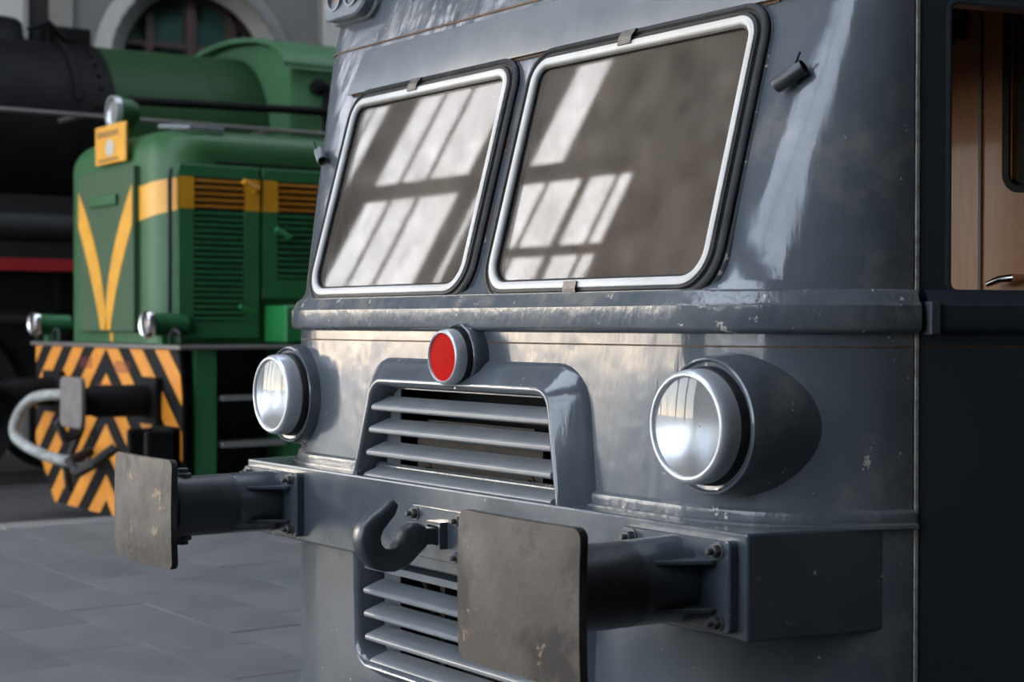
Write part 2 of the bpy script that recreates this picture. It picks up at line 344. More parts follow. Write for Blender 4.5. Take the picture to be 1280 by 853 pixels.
# gable wall of the hall with tall windows
GW = [(-6.9, -1.2), (-.7, 5.5)]
m = MB(); xe = SXB
for a, b in GW: m.box(xe, a, -16.4, -16, 0, 13.5); m.box(a, b, -16.4, -16, 0, 1.4); m.box(a, b, -16.4, -16, 12, 13.5); xe = b
m.box(xe, 6.0, -16.4, -16, 0, 13.5); struct(m.build('wall_front', BRICKD, None, 0))
for k, (a, b) in enumerate(GW):
    g = struct(MB().box(a, b, -16.25, -16.15, 1.4, 1.5).build('window_%d' % (k+3), STEELF, None, 0))
    for i in range(1, 5): x = a+(b-a)*i/5; MB().box(x-.08, x+.08, -16.25, -16.15, 1.4, 12).build('mullion', STEELF, g, 0)
    for z in (4.8, 8.2): MB().box(a, b, -16.25, -16.15, z-.06, z+.06).build('transom', STEELF, g, 0)

# ================================================================== GREY RAILCAR
RC = thing('railcar', 'grey painted railcar front with two windscreens, round headlights, slatted grille and buffers', 'railcar', (0, .6, 0))
T14 = math.tan(math.radians(14)); YB = .085
def yfront(z):
    if z <= 1.69: return YB
    return .115+(z-1.70)*.271 if z < 2.75 else .3996+(z-2.75)*.7
def section(z, off=0., n_arc=16, yf=None):
    """right half of the plan outline: list of (x, y, nx, ny), from the centre out to the door seam"""
    yf = yfront(z) if yf is None else yf
    ys = max(.41, yf+.075); xs_ = 1.28+(ys-.41)*T14
    if z > 2.55: xs_ -= (z-2.55)**2*.35
    X = xs_-(ys-yf)*T14; T = (ys-yf)/math.cos(math.radians(14)); R = T/math.tan(math.radians(38))
    cx, cy = X-T, yf+R
    pts = [(x, yf, 0, -1) for x in (0, .3, .6)] if cx > .6 else [(0, yf, 0, -1)]
    for i in range(n_arc+1):
        a = math.radians(76*i/n_arc); pts.append((cx+R*math.sin(a), cy-R*math.cos(a), math.sin(a), -math.cos(a)))
    return [(x+nx*off, y+ny*off, nx, ny) for x, y, nx, ny in pts]
def interp_x(sec, x):       # y on the section at a given x
    for a, b in zip(sec, sec[1:]):
        if a[0] <= x <= b[0]+1e-9: t = (x-a[0])/max(1e-9, b[0]-a[0]); return a[1]+t*(b[1]-a[1])
    return sec[-1][1]
XC = [0, .058, .2, .40, .52, .7, .85, .937]
def shell_row(z):
    sec = section(z, n_arc=40); rt = [(x, interp_x(sec, x), z) for x in XC]
    rest = [p for p in sec if p[0] > XC[-1]+.004]; pl = [(XC[-1], rt[-1][1])]+[(p[0], p[1]) for p in rest]
    ds = [0]
    for a, b in zip(pl, pl[1:]): ds.append(ds[-1]+math.hypot(b[0]-a[0], b[1]-a[1]))
    out = []
    for i in range(1, 17):
        d = ds[-1]*i/16; j = max(k for k in range(len(ds)) if ds[k] <= d+1e-9); j = min(j, len(ds)-2)
        t = (d-ds[j])/max(1e-9, ds[j+1]-ds[j]); out.append((pl[j][0]+t*(pl[j+1][0]-pl[j][0]), pl[j][1]+t*(pl[j+1][1]-pl[j][1]), z))
    return rt+out
def shell(zs, holes):
    m = MB(); rows = []
    for z in zs:
        r = shell_row(z); rows.append([(-x, y, zz) for x, y, zz in reversed(r[1:])]+r)
    nc = len(rows[0]); m.v = [p for r in rows for p in r]
    for i in range(len(zs)-1):
        for j in range(nc-1):
            cx = (rows[i][j][0]+rows[i][j+1][0])/2; cz = (zs[i]+zs[i+1])/2
            if any(a < cx < b and c < cz < d for a, b, c, d in holes): continue
            m.f.append((i*nc+j, i*nc+j+1, (i+1)*nc+j+1, (i+1)*nc+j))
    return m
low = shell([.36, .60, .92, 1.04, 1.165, 1.42, 1.5, 1.60, 1.69], [(-.52, .52, .60, .92), (-.52, .52, 1.165, 1.42)])
up = shell([1.685, 1.712, 1.85, 2.0, 2.15, 2.325, 2.42, 2.55, 2.65, 2.75, 2.85, 2.95, 3.05], [(.058, .937, 1.712, 2.325), (-.937, -.058, 1.712, 2.325)])
body = low.build('body', GREY, RC, 60)
upb = up.build('cab_front', GREY, RC, 60)
# sides behind the doors and roof
m = MB()
for sx in (-1, 1):
    ys0 = .41 if sx < 0 else 1.16
    for (ya, yb) in ((ys0, 1.16), (1.16, 9.0)) if sx < 0 else ((1.16, 9.0),):
        xa = 1.28+(min(ya, 1.16)-.41)*T14; xb = 1.28+(min(yb, 1.16)-.41)*T14
        zt = 1.69 if (sx > 0 and False) else 2.9
        m.hexa([(sx*xa, ya, .36), (sx*xb, yb, .36), (sx*(xb-.04), yb, .36), (sx*(xa-.04), ya, .36)], [(sx*xa, ya, zt), (sx*xb, yb, zt), (sx*(xb-.04), yb, zt), (sx*(xa-.04), ya, zt)])
m.build('side_panel', SHADEG, RC, 0)
m = MB(); rows = []
for yy, k in ((.52, .6), (.7, .85), (1.1, 1.0), (9.0, 1.0)):
    rows.append([(1.46*math.cos(PI*i/20)*(.86+.14*k), yy, 2.86+.42*k*math.sin(PI*i/20)) for i in range(21)])
m.grid(rows); m.build('roof', SHADEG, RC, 60)

def sweep(profile, yf, n_arc=28, right=True, left=True):
    """profile of (offset outward, z) swept along the plan outline"""
    m = MB(); rows = []
    for off, z in profile:
        s = section(1.0, 0, n_arc, yf); r = [(x+nx*off, y+ny*off, z) for x, y, nx, ny in s]
        rows.append([(-x, y, zz) for x, y, zz in reversed(r[1:])]+r)
    m.grid(rows); return m
beltprof = [(-.03, 1.694), (.006, 1.688), (.012, 1.683), (.024, 1.660), (.031, 1.653), (.031, 1.604), (.027, 1.597), (.016, 1.592), (-.002, 1.588)]
sweep(beltprof, YB).build('belt_moulding', GREYW, RC, 40)
sweep([(-.001, 1.5625), (.0014, 1.5620), (.0014, 1.5585), (-.001, 1.558)], YB).build('panel_seam', RUST, RC, 0)
sweep([(0, 1.2), (.010, 1.193), (.012, 1.182), (.010, 1.172), (.022, 1.168), (.022, 1.160), (0, 1.155)], YB).build('ledge_bead', GREYW, RC, 40)
yr = yfront(2.53)
m = MB(); rows = []
for off, z in ((-.002, 2.536), (.0025, 2.534), (.0025, 2.528), (-.002, 2.526)):
    s = section(z, 0, 12); r = [(x+nx*off, y+ny*off, z) for x, y, nx, ny in s]; rows.append([(-x, y, zz) for x, y, zz in reversed(r[1:])]+r)
m.grid(rows); m.build('roof_seam', RUST, RC, 0)
# drip visor above the windscreens
def wy(z, off=0.): return .115+(z-1.70)*.271-off
m = MB()
prof = [(-.002, 2.515), (.006, 2.510), (.012, 2.50), (.017, 2.372), (.016, 2.366), (.006, 2.366), (-.004, 2.372)]
rows = []
for off, z in prof:
    e = 1.0+(z-2.366)*.35*0
    hx = 1.02-max(0, z-2.366)*.30
    rows.append([(-hx, wy(z, off), z), (-hx+.02, wy(z, off), z), (0, wy(z, off), z), (hx-.02, wy(z, off), z), (hx, wy(z, off), z)])
m.grid(rows)
for j in (0, 4): m.f.append(tuple(i*5+j for i in range(len(prof))))
m.build('drip_visor', SLATG, RC, 30)
MB().hexa([(-.98, wy(2.358, .004), 2.358), (.98, wy(2.358, .004), 2.358), (.98, wy(2.358, -.002), 2.358), (-.98, wy(2.358, -.002), 2.358)],
          [(-.98, wy(2.368, .006), 2.368), (.98, wy(2.368, .006), 2.368), (.98, wy(2.368, -.002), 2.368), (-.98, wy(2.368, -.002), 2.368)]).build('visor_gap', RUST, RC, 0)

# windscreens
def wp(x, z, off): # point on the windscreen plane, off = outward
    n = Vector((0, -.965, .262)); y = .10+.273*(z-1.698)
    return Vector((x, y, z))+n*off
def ring(outl, prof, cx, cz):
    """prof: list of (inset towards the centre, outward offset)"""
    rows = []
    n = len(outl)
    for ins, off in prof:
        row = []
        for i in range(n):
            a, b, c = outl[i-1], outl[i], outl[(i+1) % n]
            t = Vector((c[0]-a[0], c[1]-a[1])).normalized(); nin = Vector((-t.y, t.x))
            row.append(wp(b[0]+nin.x*ins, b[1]+nin.y*ins, off))
        rows.append(row)
    m = MB(); m.grid(rows, True); return m
for sx in (-1, 1):
    a, b = (.057, .941)
    x0, x1 = (a, b) if sx > 0 else (-b, -a)
    out = rrect(x0, x1, 1.698, 2.338, .085, .062, 8)
    g = MB().prism([wp(x, z, -.004) for x, z in rrect(x0+.02, x1-.02, 1.718, 2.318, .064, .042, 8)], Vector((0, .965, -.262))*.005)
    gl = g.build('windscreen', GLASS, RC, 0, label='dusty glass')
    ring(out, [(-.034, -.016), (-.034, .000), (-.028, .006), (-.019, .007), (-.014, .002), (-.011, .002), (-.006, .009), (.002, .009), (.004, -.002)], 0, 0).build('rubber_seal', RUBBER, gl, 40, label='black rubber seal')
    ring(out, [(-.041, -.017), (-.040, -.012), (-.036, -.008), (-.033, -.010)], 0, 0).build('seal_edge', SEALE, gl, 40, label='rust-stained paint edge')
    ring(out, [(0.0, .004), (.002, .012), (.008, .014), (.018, .013), (.022, .009), (.0235, -.003)], 0, 0).build('trim', WTRIM, gl, 40, label='pale bright trim')
    ring(out, [(.0225, .004), (.0235, .006), (.028, .004), (.030, -.004)], 0, 0).build('inner_seal', RUBBER, gl, 40)
    for (cx, cz) in ([(.450, 1.694), (.455, 2.345)] if sx > 0 else [(-.576, 2.345)]):
        m = MB(); h = .016; ww = .026
        q = lambda z, off, w_: [wp(cx-w_, z, off), wp(cx+w_, z, off)]
        z_in, z_out = (cz+.020, cz-.022) if cz < 2 else (cz-.020, cz+.022)
        m.grid([q(z_in, .014, ww), q(z_in, .019, ww), q(cz, .019, ww), q(z_out, .010, ww*1.1), q(z_out, .004, ww*1.1)])
        m.build('clip', CLIPM, gl, 0, label='small bent metal clip')

# grilles
def upath(hb, ht, zb, zt, r, yb, yt, n=8):
    """inverted U from bottom left over the top to bottom right; y runs from yb to yt with height"""
    ang = math.atan2(hb-ht, zt-zb)
    L = [(-hb, zb)]
    for i in range(1, 5): t = i/5*(1-r/(zt-zb)); L.append((-hb+(hb-ht)*t, zb+(zt-zb)*t))
    xe = ht+(hb-ht)*r/(zt-zb)
    L += [(-ht+r-r*math.cos(PI/2*i/n)+(-(xe-ht))*(1-i/n), zt-r+r*math.sin(PI/2*i/n)) for i in range(n+1)]
    half = L; full = half+[(0, zt)]+[(-x, z) for x, z in reversed(half)]
    return [(x, yb+(yt-yb)*(z-zb)/(zt-zb), z) for x, z in full]
m = MB()
m.grid([upath(.566, .528, 1.152, 1.512, .115, .087, .087), upath(.562, .524, 1.152, 1.508, .112, .078, .080), upath(.552, .515, 1.152, 1.500, .105, .062, .070),
        upath(.512, .440, 1.152, 1.452, .055, .012, .030), upath(.506, .434, 1.152, 1.446, .050, .006, .026), upath(.498, .426, 1.152, 1.438, .045, .007, .027),
        upath(.492, .420, 1.152, 1.431, .042, .014, .034), upath(.490, .418, 1.152, 1.418, .040, .12, .12)])
gr = m.build('upper_grille', GREY, RC, 50, label='arched grey grille surround')
def slat_mesh(hw):
    pr = [(.031, -.006), (.026, -.002), (.026, .007), (.031, .013), (.085, .036), (.087, .031), (.038, .003), (.037, -.006)]
    v0 = [(-hw+.0+(y-.03)*.25, y, z) for y, z in pr]; m = MB()
    return m.prism(v0, (hw+.445, 0, 0))
for i, z in enumerate((1.362, 1.296, 1.228, 1.158)):
    hw = (.432, .447, .462, .478)[i]
    slat_mesh(hw).build('slat', SLATG, gr, 0, .0015, 1)
    gr.children[-1].location = (.005, 0, z)
for sx in (-1, 1): MB().box(*( (-.46, -.385) if sx < 0 else (.395, .46) ), .100, .104, 1.15, 1.43).build('backing_strip', SLATG, gr, 0)
pl = MB().prism([(-.305, .11, 1.14), (.305, .11, 1.14), (.305, .11, 1.285), (.265, .11, 1.335), (-.245, .11, 1.335), (-.305, .11, 1.275)], (0, .01, 0)).build('cover_plate', PLATEB, gr, 0, label='brown metal cover plate')
for bx in (-.25, .25):
    o = link('bolt', hexbolt(.018, .012).mesh('bolt', PLATEB, 0), gr, (bx, .11, 1.185))
MB().box(-.56, .56, .28, .30, .40, 1.55).build('radiator_housing', DARKV, RC, 0)
MB().box(-.58, -.56, .09, .3, .40, 1.55).box(.56, .58, .09, .3, .40, 1.55).box(-.58, .58, .09, .3, 1.53, 1.55).box(-.58, .58, .09, .3, .40, .42).build('radiator_duct', DARKV, RC, 0)
# lower grille: rounded tray frame below the beam
def dpath(hb, ht, zt, zb, r, yb, n=8):
    p = upath(hb, ht, 0, zt-zb, r, yb, yb, n); return [(x, y, zt-z) for x, y, z in p]
m = MB()
m.grid([dpath(.566, .552, .935, .560, .115, .087), dpath(.556, .542, .935, .566, .108, .072), dpath(.520, .506, .935, .598, .075, .022), dpath(.512, .498, .935, .604, .07, .012),
        dpath(.504, .490, .935, .612, .065, .014), dpath(.494, .480, .935, .620, .06, .03), dpath(.49, .476, .935, .624, .06, .12)])
gl2 = m.build('lower_grille', GREY, RC, 50, label='round-cornered grey grille surround')
for i, z in enumerate((.818, .750, .682, .614)):
    slat_mesh((.478, .475, .468, .44)[i]).build('slat', SLATG, gl2, 0, .0015, 1); gl2.children[-1].location = (.005, 0, z)
MB().box(-.49, .49, .04, .10, .885, .905).build('top_rail', SLATG, gl2, 0)
for sx in (-1, 1): MB().box(*((-.475, -.385) if sx < 0 else (.395, .475)), .100, .104, .60, .93).build('backing_strip', SLATG, gl2, 0)
cm = MB()
for i in range(60):
    z = .60+i*.0055; cm.box(-.18, .48, .17, .176, z, z+.0022)
for i in range(60):
    x = -.18+i*.011; cm.box(x, x+.004, .165, .17, .60, .93)
o = cm.build('radiator_mesh', MESHB, gl2, 0); o['kind'] = 'stuff'
MB().box(-.215, -.19, .13, .15, .58, .93).build('radiator_bracket', PLATEB, gl2, 0)
MB().tube([(-.36, .14, .92), (-.30, .16, .80), (-.28, .16, .62)], .012).build('radiator_hose', PLATEB, gl2)

# buffer beam
b0 = [(-1.183, 0, .932), (1.183, 0, .932), (1.262, .37, .932), (-1.262, .37, .932)]
t0 = [(-1.183, 0, 1.164), (1.183, 0, 1.164), (1.262, .37, 1.164), (-1.262, .37, 1.164)]
MB().hexa(b0, t0).build('buffer_beam', BEAMG, RC, 0, .006, 2)

# buffers
bolt_me = hexbolt(.015, .016).mesh('bolt', BOLTM, 0)
def buffer(cx):
    cz = 1.0467; c = (cx, 0, cz)
    m = MB(); m.lathe([(-.165, .0935), (-.33, .093), (-.345, .097), (-.372, .097), (-.375, .09), (-.378, .072)], c, 'y', 40)
    m.lathe([(-.30, 0), (-.30, .0)], c, 'y', 3)
    bf = m.build('buffer', BLACKM, RC, 40, label='black tubular buffer')
    MB().lathe([(-.02, .096), (-.10, .0945), (-.17, .0937)], c, 'y', 40).build('buffer_base', BEAMG, bf, 40)
    MB().lathe([(-.37, .078), (-.45, .078), (-.452, .10), (-.456, .10)], c, 'y', 36).build('plunger', BLACKM, bf, 40)
    for sz in (-1, 1):
        MB().lathe([(sz*.088, .030), (sz*.101, .030), (sz*.104, .026), (sz*.104, .02), (sz*.116, .02), (sz*.118, .016)], (cx, -.325, cz), 'z', 8, (False, True)).build('boss', BLACKM, bf, 20)
    # curved head plate
    hw, hh, th = .2155, .1615, .020; outl = rrect(-hw, hw, -hh, hh, .030, None, 6)
    m = MB(); sag = lambda x, z: .012*(x*x/(hw*hw))+.004*(z*z/(hh*hh))
    xs = [-hw+.024*(1-math.cos(PI/2*i/6)) for i in range(6)]; xs = xs+[-hw+.024+i*(2*hw-.048)/12 for i in range(13)]+[-x for x in reversed(xs)]; rows = []
    for side in (0, 1):
        rows = []
        for x in xs:
            dx = max(0, abs(x)-(hw-.024)); lim = hh-.024+math.sqrt(max(0, .024**2-dx**2)) if dx > 0 else hh
            rows.append([(cx+x, -.469+sag(x, z)+side*th, cz+z) for z in [lim*(-1+2*j/10) for j in range(11)]])
        if side == 0: front = rows
        else: back = rows
    m.grid(front); m.grid(back)
    loopf = front[0]+[r[-1] for r in front[1:]]+list(reversed(front[-1][:-1]))+[r[0] for r in reversed(front[1:-1])]
    loopb = back[0]+[r[-1] for r in back[1:]]+list(reversed(back[-1][:-1]))+[r[0] for r in reversed(back[1:-1])]
    m.grid([loopf, loopb], True)
    m.build('buffer_head', RUSTP, bf, 40, label='flat worn brown steel buffer plate')
    m = MB(); m.prism([(cx+x, -.026, cz+z) for x, z in rrect(-.182, .182, -.1, .1, .014, None, 3)], (0, .028, 0)); m.build('flange', BEAMG, bf, 0, .003, 1)
    for sx in (-1, 1):
        for sz in (-1, 1):
            z = cz+sz*.052
            MB().prism([(cx+sx*.078, -.026, z-.005), (cx+sx*.142, -.026, z-.005), (cx+sx*.142, -.040, z-.005), (cx+sx*.078, -.150, z-.005)], (0, 0, .010)).build('gusset', BEAMG, bf, 0, .002, 1)
            link('bolt', bolt_me, bf, (cx+sx*.145, -.026, cz+sz*.077))
for cx in (-.975, .975): buffer(cx)

# coupling hook
hk = [(-0.168, 1.146), (-0.153, 1.13), (-0.163, 1.104), (-0.181, 1.085), (-0.2, 1.065), (-0.207, 1.048), (-0.204, 1.03), (-0.193, 1.018), (-0.177, 1.014), (-0.16, 1.02), (-0.148, 1.031), (-0.139, 1.049), (-0.125, 1.069), (-0.107, 1.078), (-0.093, 1.079), (-0.075, 1.072), (-0.066, 1.064), (-0.063, 1.016), (-0.072, 1.007), (-0.09, 0.993), (-0.107, 0.977), (-0.132, 0.961), (-0.164, 0.953), (-0.198, 0.956), (-0.226, 0.966), (-0.25, 0.986), (-0.267, 1.011), (-0.275, 1.041), (-0.271, 1.065), (-0.263, 1.085), (-0.239, 1.104), (-0.208, 1.122), (-0.18, 1.143)]
n = len(hk)
def inset(pts, d):
    out = []
    for i in range(n):
        a, b, c = pts[i-1], pts[i], pts[(i+1) % n]; t = Vector((c[0]-a[0], c[1]-a[1])).normalized()
        out.append((b[0]-t.y*d*-1*-1, b[1]+t.x*d*-1*-1))
    return out
area = sum(hk[i-1][0]*hk[i][1]-hk[i][0]*hk[i-1][1] for i in range(n)); s = 1 if area > 0 else -1
m = MB(); rows = []
for x, d in ((-.028, .010), (-.024, .004), (-.016, 0), (.016, 0), (.024, .004), (.028, .010)):
    q = inset(hk, d*s); rows.append([(x, p[0], p[1]) for p in q])
m.grid(rows, True); k = n
m.f.append(tuple(range(n))); m.f.append(tuple(5*n+i for i in range(n)))
hook = m.build('coupling_hook', HOOKM, RC, 50, label='dark cast coupling hook')
MB().box(-.024, .024, -.075, .0, 1.018, 1.062).build('shank', HOOKM, hook, 0, .004, 1)
m = MB(); 
for (a, b, c, d) in ((-.036, .036, 1.066, 1.076), (-.036, .036, 1.004, 1.014), (-.036, -.026, 1.014, 1.066), (.026, .036, 1.014, 1.066)): m.box(a, b, -.034, -.004, c, d)
m.build('guide_frame', BEAMG, hook, 0)
MB().prism([(x-.012, -.010, z) for x, z in rrect(-.155, .165, .968, 1.106, .02, None, 4)], (0, .012, 0)).build('hook_plate', BEAMG, hook, 0, .002, 1)
for bx in (-.125, .10):
    for bz in (1.086, .988): link('bolt', bolt_me, hook, (bx, -.010, bz))

# headlights
def headlight(cx):
    c = (cx, -.019, 1.383)
    pod = MB().lathe([(.42, .205), (.32, .195), (.22, .180), (.12, .162), (.078, .1555), (.071, .153), (.069, .148), (.073, .145), (.076, .143), (.077, .139), (.077, .12)], c, 'y', 56).build('headlight', GREY, RC, 40, label='round grey headlight pod')
    MB().lathe([(.077, .1345), (.066, .1335), (.058, .1315), (.054, .128)], c, 'y', 56).build('gasket', RUBBER, pod, 40)
    MB().lathe([(.062, .1285), (.030, .1285), (.014, .1255), (.006, .1200), (.004, .1150), (.006, .1115), (.012, .1095), (.020, .1085)], c, 'y', 64).build('rim', SILVER, pod, 60, label='silver headlight rim')
    pr = [(.050-.036*(r/.109)**2, r) for r in [.002, .015, .03, .045, .06, .075, .09, .10, .109]]
    MB().lathe(pr, c, 'y', 48).build('reflector', REFL, pod, 60, label='mirror reflector bowl')
    MB().lathe([(.003+.009*(r/.1095)**2, r) for r in [.001, .02, .04, .06, .08, .095, .1095]], c, 'y', 48).build('lens', LENSG, pod, 60, label='headlight glass whitened in place of reflections')
    for a in (110, 262, 20):
        link('screw', screw_me, pod, (cx+.140*math.cos(math.radians(a)), .069, 1.383+.140*math.sin(math.radians(a))))
screw_me = MB().lathe([(0, .0065), (-.006, .0065), (-.008, .004)], (0, 0, 0), 'y', 12, (False, True)).mesh('screw', CHROME, 40)
for cx in (-.998, .998): headlight(cx)
# red lamp
c = (0, -.014, 1.520)
rl = MB().lathe([(.13, .096), (.075, .094), (.062, .093), (.056, .090), (.054, .086), (.060, .083), (.066, .078)], c, 'y', 44).build('tail_lamp', GREY, RC, 40, label='round grey lamp housing')
MB().lathe([(.066, .080), (.045, .079), (.040, .076)], c, 'y', 40).build('gasket', RUBBER, rl, 40)
MB().lathe([(.05, .0765), (.028, .0765), (.014, .0745), (.008, .071), (.007, .067), (.010, .0645), (.016, .064)], c, 'y', 48).build('rim', SILVER, rl, 60, label='silver lamp rim')
MB().lathe([(.009+.004*(r/.0645)**2, r) for r in (.001, .02, .04, .055, .0645)], c, 'y', 40).build('lens', REDL, rl, 60, label='red lamp lens')
link('screw', screw_me, rl, (.012, .036, 1.520-.084))

# spray nozzles at the windscreen corners
for sx in (-1, 1):
    a = Vector((sx*1.052, .207, 2.147)); b = Vector((sx*1.118, .230, 2.187)); d = (b-a).normalized()
    m = MB(); m.tube([a, a+d*.004, b-d*.004, b], [.016, .018, .018, .017], 18, False)
    m.tube([a, a+d*.03], [.0135, .0135], 14, False)
    nz = m.build('nozzle', BLACKM if sx > 0 else SLATG, RC, 40, label='short stub tube')
    MB().tube([a+d*.03, a+d*.032], [.0135, .0135], 14, True).build('nozzle_bore', DARKV, nz, 0)
    MB().tube([b-d*.012+Vector((0, -.012, .012)), b+Vector((sx*.004, -.016, .030))], .003, 6).build('nozzle_pin', DARKV, nz, 0)
    MB().tube([(a+b)/2+Vector((0, .008, -.006)), (a+b)/2+Vector((0, .05, -.02))], .010, 8).build('nozzle_stem', GREY, nz, 0)
# roof marker lamps
for sx in (-1, 1):
    cx, cz = sx*1.115, 2.715; y0 = yfront(2.70)-.02
    def oct_(hw, hh, y): return [(cx+x, y+(z)*.27, cz+z) for x, z in rrect(-hw, hw, -hh, hh, .055, None, 4)]
    m = MB(); rows = [oct_(.150, .088, y0+.12), oct_(.150, .088, y0+.01), oct_(.146, .084, y0+.004), oct_(.138, .078, y0+.004), oct_(.138, .078, y0-.03), oct_(.132, .072, y0-.038), ]
    m.grid(rows, True); k = len(rows[0])*5; m.f.append(tuple(k+i for i in range(len(rows[0]))))
    ml = m.build('marker_lamp', SLATG, RC, 40, label='twin round marker lamp in a grey housing')
    for dx in (-.056, .056):
        MB().lathe([(-.05, .046), (-.058, .044), (-.058, .038), (-.03, .036), (.0, .03)], (cx+dx, y0+.004, cz), 'y', 28).build('lamp_ring', SLATG, ml, 40)
        MB().lathe([(-.046, .001), (-.044, .02), (-.038, .038)], (cx+dx, y0+.004, cz), 'y', 24).build('lens', mat('amber_lens', (.22, .045, .02), .3, spec=.2, col2=(.3, .12, .08), scale=30), ml, 60, label='amber lamp lens')

# side door with window
def sp(y, z, off=0.): x = 1.28+(y-.41)*T14; return (x+off*.970, y-off*.242, z)
def sbox(y0, y1, z0, z1, o0, o1, m=None):
    m = m or MB()
    return m.hexa([sp(y0, z0, o1), sp(y1, z0, o1), sp(y1, z0, o0), sp(y0, z0, o0)], [sp(y0, z1, o1), sp(y1, z1, o1), sp(y1, z1, o0), sp(y0, z1, o0)])
y0, y1, wz0, wz1, wy0, wy1 = .424, 1.155, 1.687, 2.330, .503, 1.10
m = MB(); outl = rrect(wy0, wy1, wz0, wz1, .018, None, 5); n2 = len(outl)
sbox(y0, y1, .38, wz0, -.035, 0, m); sbox(y0, y1, wz1, 2.86, -.035, 0, m); sbox(y0, wy0, wz0, wz1, -.035, 0, m); sbox(wy1, y1, wz0, wz1, -.035, 0, m)
door = m.build('side_door', SHADEG, RC, 0, label='side door with an open window, shade put into its grey')
m = MB(); rows = []
for ins, off in ((-.012, -.004), (-.012, .002), (-.004, .004), (.002, .002), (.003, -.037)):
    row = []
    for i in range(n2):
        a, b, c_ = outl[i-1], outl[i], outl[(i+1) % n2]; t = Vector((c_[0]-a[0], c_[1]-a[1])).normalized(); row.append(sp(b[0]-t.y*ins, b[1]+t.x*ins, off))
    rows.append(row)
m.grid(rows, True); m.build('window_frame', SHADEG, door, 30)
m = MB(); m.grid([[sp(yy, z, off) for yy in (.432, y1)] for off, z in beltprof[1:]]); m.build('door_moulding', SHADEG, door, 40)
sbox(.428, .455, 1.588, 1.662, .0, .038).build('moulding_cap', BEAMG, door, 0, .003, 1)
sbox(y0, y1, 1.5585, 1.5625, 0, .0012).build('door_seam', RUST, door, 0)
sbox(.414, .4215, .38, 1.60, -.03, .0035).build('door_seal', CREAMSEAL, door, 0, label='pale weather seal')
sbox(.414, .4215, 1.66, 2.88, -.03, .0035).build('door_seal', CREAMSEAL, door, 0, label='pale weather seal')
sbox(.405, .413, .38, 2.88, -.03, -.004).build('door_gap', DARKV, door, 0)
# cab interior behind the glass
cab = MB().box(-1.36, 1.36, 1.5, 1.53, .8, 2.01).box(-1.36, .70, 1.5, 1.53, 2.01, 2.75).box(1.2, 1.36, 1.5, 1.53, 2.01, 2.75).box(.70, 1.2, 1.5, 1.53, 2.68, 2.75).build('cab_bulkhead', WOOD, RC, 0, label='varnished brown wooden cab bulkhead')
MB().box(.586, .596, 1.492, 1.5, .8, 2.72).build('joint_strip', RAILM, cab, 0, label='metal joint strip')
o2 = rrect(.682, 1.2, 2.0, 2.68, .05, None, 6)
m = MB(); rows = []
for ins, yy in ((-.010, 1.5), (-.010, 1.49), (.0, 1.488), (.012, 1.492), (.014, 1.53)):
    row = []
    for i in range(len(o2)):
        a, b, c_ = o2[i-1], o2[i], o2[(i+1) % len(o2)]; t = Vector((c_[0]-a[0], c_[1]-a[1])).normalized(); row.append((b[0]-t.y*ins, yy, b[1]+t.x*ins))
    rows.append(row)
m.grid(rows, True); m.build('bulkhead_window_trim', RUBBER, cab, 40)
m = MB().prism([(x, 1.515, z) for x, z in o2], (0, .004, 0)); m.build('bulkhead_window_glass', GLASS, cab, 0)
MB().tube([(.735, 1.498, 1.745), (.735, 1.455, 1.745), (.70, 1.450, 1.742), (.655, 1.450, 1.728)], [.012, .012, .011, .009], 10).build('lever_handle', CHROME, cab, 40, label='chrome lever handle')
MB().box(.46, .545, 1.47, 1.5, 2.50, 2.60).box(.50, .535, 1.44, 1.5, 2.455, 2.505).build('bracket', BLACKM, cab, 0, .004, 1)
MB().lathe([(0, .014), (-.02, .014), (-.022, .008)], (.522, 1.445, 2.455), 'z', 14, (False, True)).build('bracket_knob', CHROME, cab, 40)
MB().box(-1.2, 1.2, 1.7, 1.74, .9, 2.15).build('seat_partition', SIGNW, RC, 0, label='pale panel behind the bulkhead window')
MB().box(-1.25, 1.25, .35, 3.0, 2.74, 2.76).build('cab_ceiling', CABIN, RC, 0)
MB().box(-.88, .88, .14, .42, 1.50, 1.62).build('dashboard', CABIN, RC, 0, .02, 2)
MB().box(-1.25, 1.25, .3, 3.0, .78, .80).build('cab_floor', CABIN, RC, 0)
# bogie wheels and rails below, seen only from lower viewpoints
MB().box(-1.2, 1.2, 1.0, 8.8, .45, .8).build('underframe', BLACKR, RC, 0)
for yy in (1.6, 4.2):
    for sx in (-1, 1):
        MB().lathe([(-.065, .02), (-.065, .40), (-.06, .42), (.06, .42), (.065, .44), (.085, .44), (.085, .02)], (sx*.80, yy, .46), 'x', 40).build('wheel', BLACKR, RC, 40)
rails_label = 'steel rail under the grey railcar'
def place_rails(xc, label, group):
    for sx in (-1, 1):
        struct(rail(xc+sx*.834, -9, 32).build('floor_rail', RAILM, None, 0))
place_rails(0, 'steel rail under the grey railcar', 'rails of the railcar track')
place_rails(-8.55, 'steel rail under the green diesel locomotive', 'rails of the diesel track')
place_rails(-13.2, 'steel rail under the steam locomotive', 'rails of the steam track')

